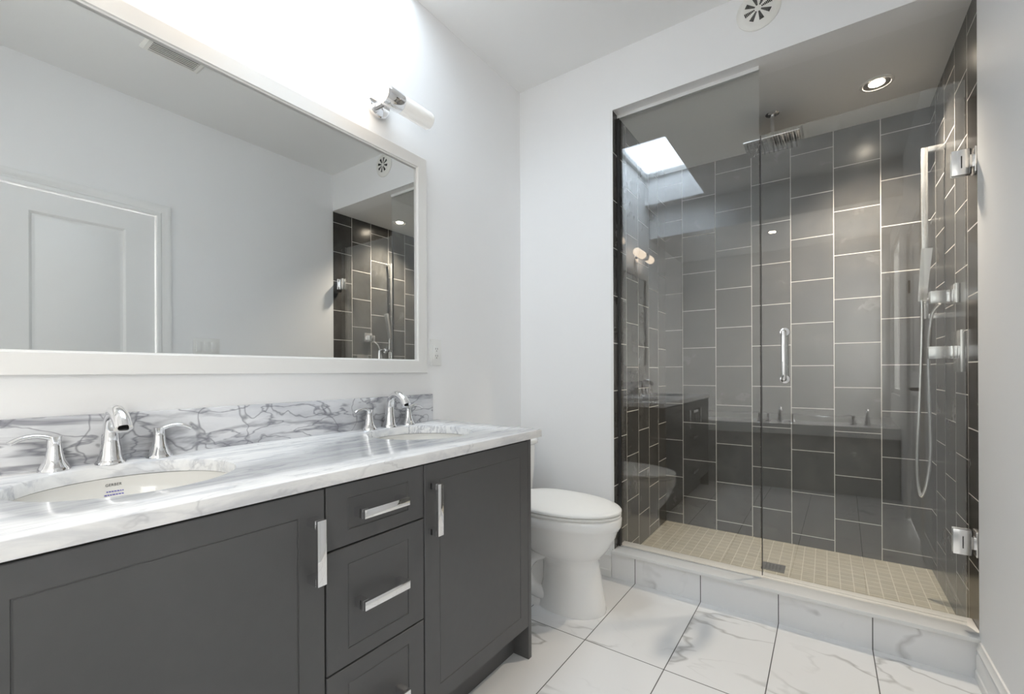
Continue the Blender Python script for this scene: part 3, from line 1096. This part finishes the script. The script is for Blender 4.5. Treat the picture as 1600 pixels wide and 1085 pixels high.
for zc in (1.823, 0.449):
    b = MB()
    for sy in (-1, 1):
        y = sorted((YG + sy * 0.0055, YG + sy * 0.016))
        b.box(0.376, 0.424, y[0], y[1], zc - 0.045, zc + 0.045, 0.0012)
    b.box(0.410, 0.4415, YG - 0.013, YG + 0.013, zc - 0.022, zc + 0.022, 0.001)
    b.box(0.434, 0.4415, YG - 0.028, YG + 0.028, zc - 0.045, zc + 0.045, 0.001)
    h = b.obj('hinge', 'chrome_soft', dr, smooth=30)
    MB().box(0.4005, 0.4035, YG - 0.0166, YG - 0.0158, zc - 0.022, zc + 0.022).box(0.424, 0.4285, YG - 0.012, YG + 0.012, zc - 0.045, zc - 0.023).box(0.424, 0.4285, YG - 0.012, YG + 0.012, zc + 0.023, zc + 0.045).obj('knuckle_gap', 'black', h, smooth=0)
dr.rotation_euler = (0, 0, R(-0.75))

# ------------------------------------------------------------------ shower fittings
SHX, SHY = -0.228, 2.722
t = thing('rain_shower_head', 'square chrome rain shower head hanging from the shower ceiling', 'shower head', (SHX, SHY, ZH))
MB().lathe([(0.0, 0), (0.033, 0), (0.033, -0.004), (0.028, -0.009), (0.012, -0.012), (0.0, -0.012)], (SHX, SHY, ZH - 0.0005), 'z', 32).obj('flange', 'chrome', t)
MB().lathe([(0.0, 0), (0.0095, 0), (0.0095, -0.13), (0.016, -0.132), (0.016, -0.155), (0.0, -0.155)], (SHX, SHY, ZH - 0.010), 'z', 20).obj('arm', 'chrome', t)
hz = 2.262
MB().box(SHX - .125, SHX + .125, 2.612, 2.812, hz, hz + 0.010, 0.002).obj('spray_plate', 'chrome', t, smooth=30)
b = MB()
for i in range(11):
    for j in range(9):
        b.lathe([(0.0045, 0.0), (0.0035, -0.006), (0.0, -0.0065)], (SHX - .105 + i * .021, 2.632 + j * .020, hz), 'z', 8, False)
o = b.obj('nozzles', 'seal', t)

rail = thing('shower_rail', 'square chrome slide rail on the right shower wall', 'shower rail', (XSR, 2.77, 1.31))
RX, RY_ = 0.372, 2.77
b = MB().box(RX - .011, RX + .011, RY_ - .011, RY_ + .011, 1.305, 2.092, 0.0015)
b.obj('bar', 'chrome_soft', rail, smooth=30)
for z in (2.081, 1.318):
    MB().box(RX + .011, XSR - .0005, RY_ - .011, RY_ + .011, z - .011, z + .011, 0.0015).obj('bracket', 'chrome_soft', rail, smooth=30)
b = MB().box(RX - .022, RX + .020, RY_ - .030, RY_ - .0112, 1.375, 1.420, 0.003)
b.obj('holder', 'chrome', rail, smooth=30)
hs = MB()
hs.rings([[(RX - .028, 2.728, 1.385), (RX + .002, 2.728, 1.385), (RX + .002, 2.738, 1.385), (RX - .028, 2.738, 1.385)],
          [(RX - .028, 2.722, 1.42), (RX + .002, 2.722, 1.42), (RX + .002, 2.738, 1.42), (RX - .028, 2.738, 1.42)],
          [(RX - .022, 2.690, 1.615), (RX + .016, 2.690, 1.615), (RX + .016, 2.712, 1.615), (RX - .022, 2.712, 1.615)]])
o = hs.obj('hand_shower', 'chrome_soft', smooth=20)
tag(o, 'flat chrome hand shower wand clipped to the slide rail', 'hand shower')
hp = [(0.357, 2.733, 1.388), (0.356, 2.725, 1.30), (0.352, 2.72, 1.12), (0.345, 2.72, 0.90), (0.338, 2.72, 0.72), (0.338, 2.72, 0.58), (0.349, 2.715, 0.50),
      (0.366, 2.70, 0.56), (0.378, 2.69, 0.70), (0.374, 2.68, 0.90), (0.368, 2.66, 1.14), (0.372, 2.62, 1.30), (0.392, 2.58, 1.352)]
o = MB().tube(hp, 0.0065, n=10, sub=8).obj('shower_hose', 'chrome_soft')
tag(o, 'long chrome shower hose looping down the right shower wall', 'hose')


def valve(y, z, py, pz, lx0, lz0, lz1, label):
    t = thing('shower_valve', label, 'shower valve', (XSR, y, z), 'shower valves')
    MB().box(XSR - 0.014, XSR - .0005, y - py, y + py, z - pz, z + pz, 0.002).obj('wall_plate', 'chrome_soft', t, smooth=30)
    MB().box(XSR - 0.036, XSR - .014, y - .020, y + .020, (lz0 + lz1) / 2 - .026, (lz0 + lz1) / 2 + .026, 0.003).obj('body', 'chrome', t, smooth=30)
    MB().box(lx0, XSR - .036, y - .018, y + .018, lz0, lz1, 0.002).obj('lever', 'chrome_soft', t, smooth=30)
    return t


valve(2.49, 1.147, 0.060, 0.083, 0.342, 1.118, 1.168, 'chrome shower mixer with tall wall plate, below the slide rail')
valve(2.55, 1.385, 0.040, 0.040, 0.357, 1.352, 1.402, 'small square chrome diverter beside the slide rail foot')

t = thing('floor_drain', 'square dark metal drain in the beige shower floor', 'drain', (-0.228, 2.695, ZP))
b = MB()
x0, x1, y0, y1 = -0.282, -0.178, 2.643, 2.747
b.box(x0, x1, y0, y1, ZP - 0.001, ZP + 0.003, 0.001)
b.obj('cover', simple('dark_steel', (0.16, 0.155, 0.15), 0.35, metal=0.8, tint=0.05), t)
b = MB()
for i in range(5):
    for j in range(5):
        b.box(x0 + .016 + i * .0155, x0 + .024 + i * .0155, y0 + .014 + j * .0155, y0 + .022 + j * .0155, ZP + 0.0028, ZP + 0.0034)
b.obj('holes', 'black', t, smooth=0)


# ------------------------------------------------------------------ recessed lights
def pot(x, y, label):
    t = thing('recessed_light', label, 'ceiling light', (x, y, ZH), 'recessed ceiling lights')
    MB().lathe([(0.052, -0.0005), (0.066, -0.0005), (0.066, -0.003), (0.062, -0.005), (0.054, -0.006), (0.052, -0.004)], (x, y, ZH), 'z', 40, False).obj('trim_ring', 'trim', t)
    MB().lathe([(0.053, -0.004), (0.034, -0.0008), (0.029, -0.0008)], (x, y, ZH), 'z', 40, False).obj('baffle', 'alu', t)
    MB().lathe([(0.0, -0.0006), (0.030, -0.0006), (0.030, -0.002), (0.0, -0.0028)], (x, y, ZH), 'z', 32).obj('lens', 'pot_lens', t)
    return t


p1 = pot(0.200, 2.722, 'warm lit recessed downlight in the shower ceiling')
dup(p1, (-0.50, -0.49, ZH), 'recessed downlight in the low ceiling over the bathtub, seen reflected in the glass')
for nm, x, y, e in (('shower_downlight', 0.200, 2.722, 62), ('tub_downlight', -0.50, -0.49, 8)):
    lamp(nm, 'SPOT', (x, y, ZH - 0.012), e, (1.0, 0.86, 0.70), spot_size=R(118), spot_blend=0.8, shadow_soft_size=0.04)

# ------------------------------------------------------------------ bathtub behind the camera (seen reflected in the shower glass)
tub = thing('bathtub', 'white drop-in bathtub with grey tiled front, seen reflected in the shower glass', 'bathtub', (-0.5, -0.7, 0))
AX0, AX1 = XL + 0.002, XR - 0.002
AY0, AY1 = -0.03, -0.25
b = MB()
b.rings([[(AX0, AY0 - 0.03, 0.0), (AX1, AY1 - 0.03, 0.0), (AX1, AY1 - 0.05, 0.0), (AX0, AY0 - 0.05, 0.0)], [(AX0, AY0 - 0.03, 0.50), (AX1, AY1 - 0.03, 0.50), (AX1, AY1 - 0.05, 0.50), (AX0, AY0 - 0.05, 0.50)]])
b.obj('apron', 'tile_tub', tub, smooth=0)


def tub_rim():
    out = [(AX0, AY0), (AX1, AY1), (AX1, YR + 0.002), (AX0, YR + 0.002)]
    n = 48
    hole = [(-0.56 + 0.72 * math.copysign(abs(math.cos(a)) ** 0.6, math.cos(a)), -0.86 + 0.33 * math.copysign(abs(math.sin(a)) ** 0.6, math.sin(a))) for a in [2 * PI * i / n for i in range(n)]]
    bm = bmesh.new()
    es = []
    def loop(p, z):
        vs = [bm.verts.new((x, y, z)) for x, y in p]
        return vs, [bm.edges.new((vs[i], vs[(i + 1) % len(vs)])) for i in range(len(vs))]
    o1, e1 = loop(out, 0.59)
    h1, e2 = loop(hole, 0.59)
    bmesh.ops.triangle_fill(bm, use_beauty=True, edges=e1 + e2)
    o2, _ = loop(out, 0.50)
    def bridge(a, b):
        for i in range(len(a)):
            j = (i + 1) % len(a)
            bm.faces.new((a[i], a[j], b[j], b[i]))
    bridge(o1, o2)
    prev = h1
    for k, z in ((0.97, 0.57), (0.92, 0.40), (0.85, 0.20), (0.75, 0.12)):
        h, _ = loop([(-0.56 + (x + 0.56) * k, -0.86 + (y + 0.86) * k) for x, y in hole], z)
        bridge(prev, h)
        prev = h
    bm.faces.new(prev)
    m = MB(); m.bm.free(); m.bm = bm
    return m


tub_rim().obj('rim', 'porcelain', tub, smooth=40)
f3 = dup(f1, (-0.43, -0.36, 0.5905), 'chrome tub faucet on the rim of the bathtub, seen reflected in the glass', 'bathroom faucets')
f3.rotation_euler = (0, 0, R(-90))
f4 = dup(f1, (0.22, -0.41, 0.5905), 'second chrome tub filler set at the right end of the bathtub rim', 'bathroom faucets')
f4.rotation_euler = (0, 0, R(-90))
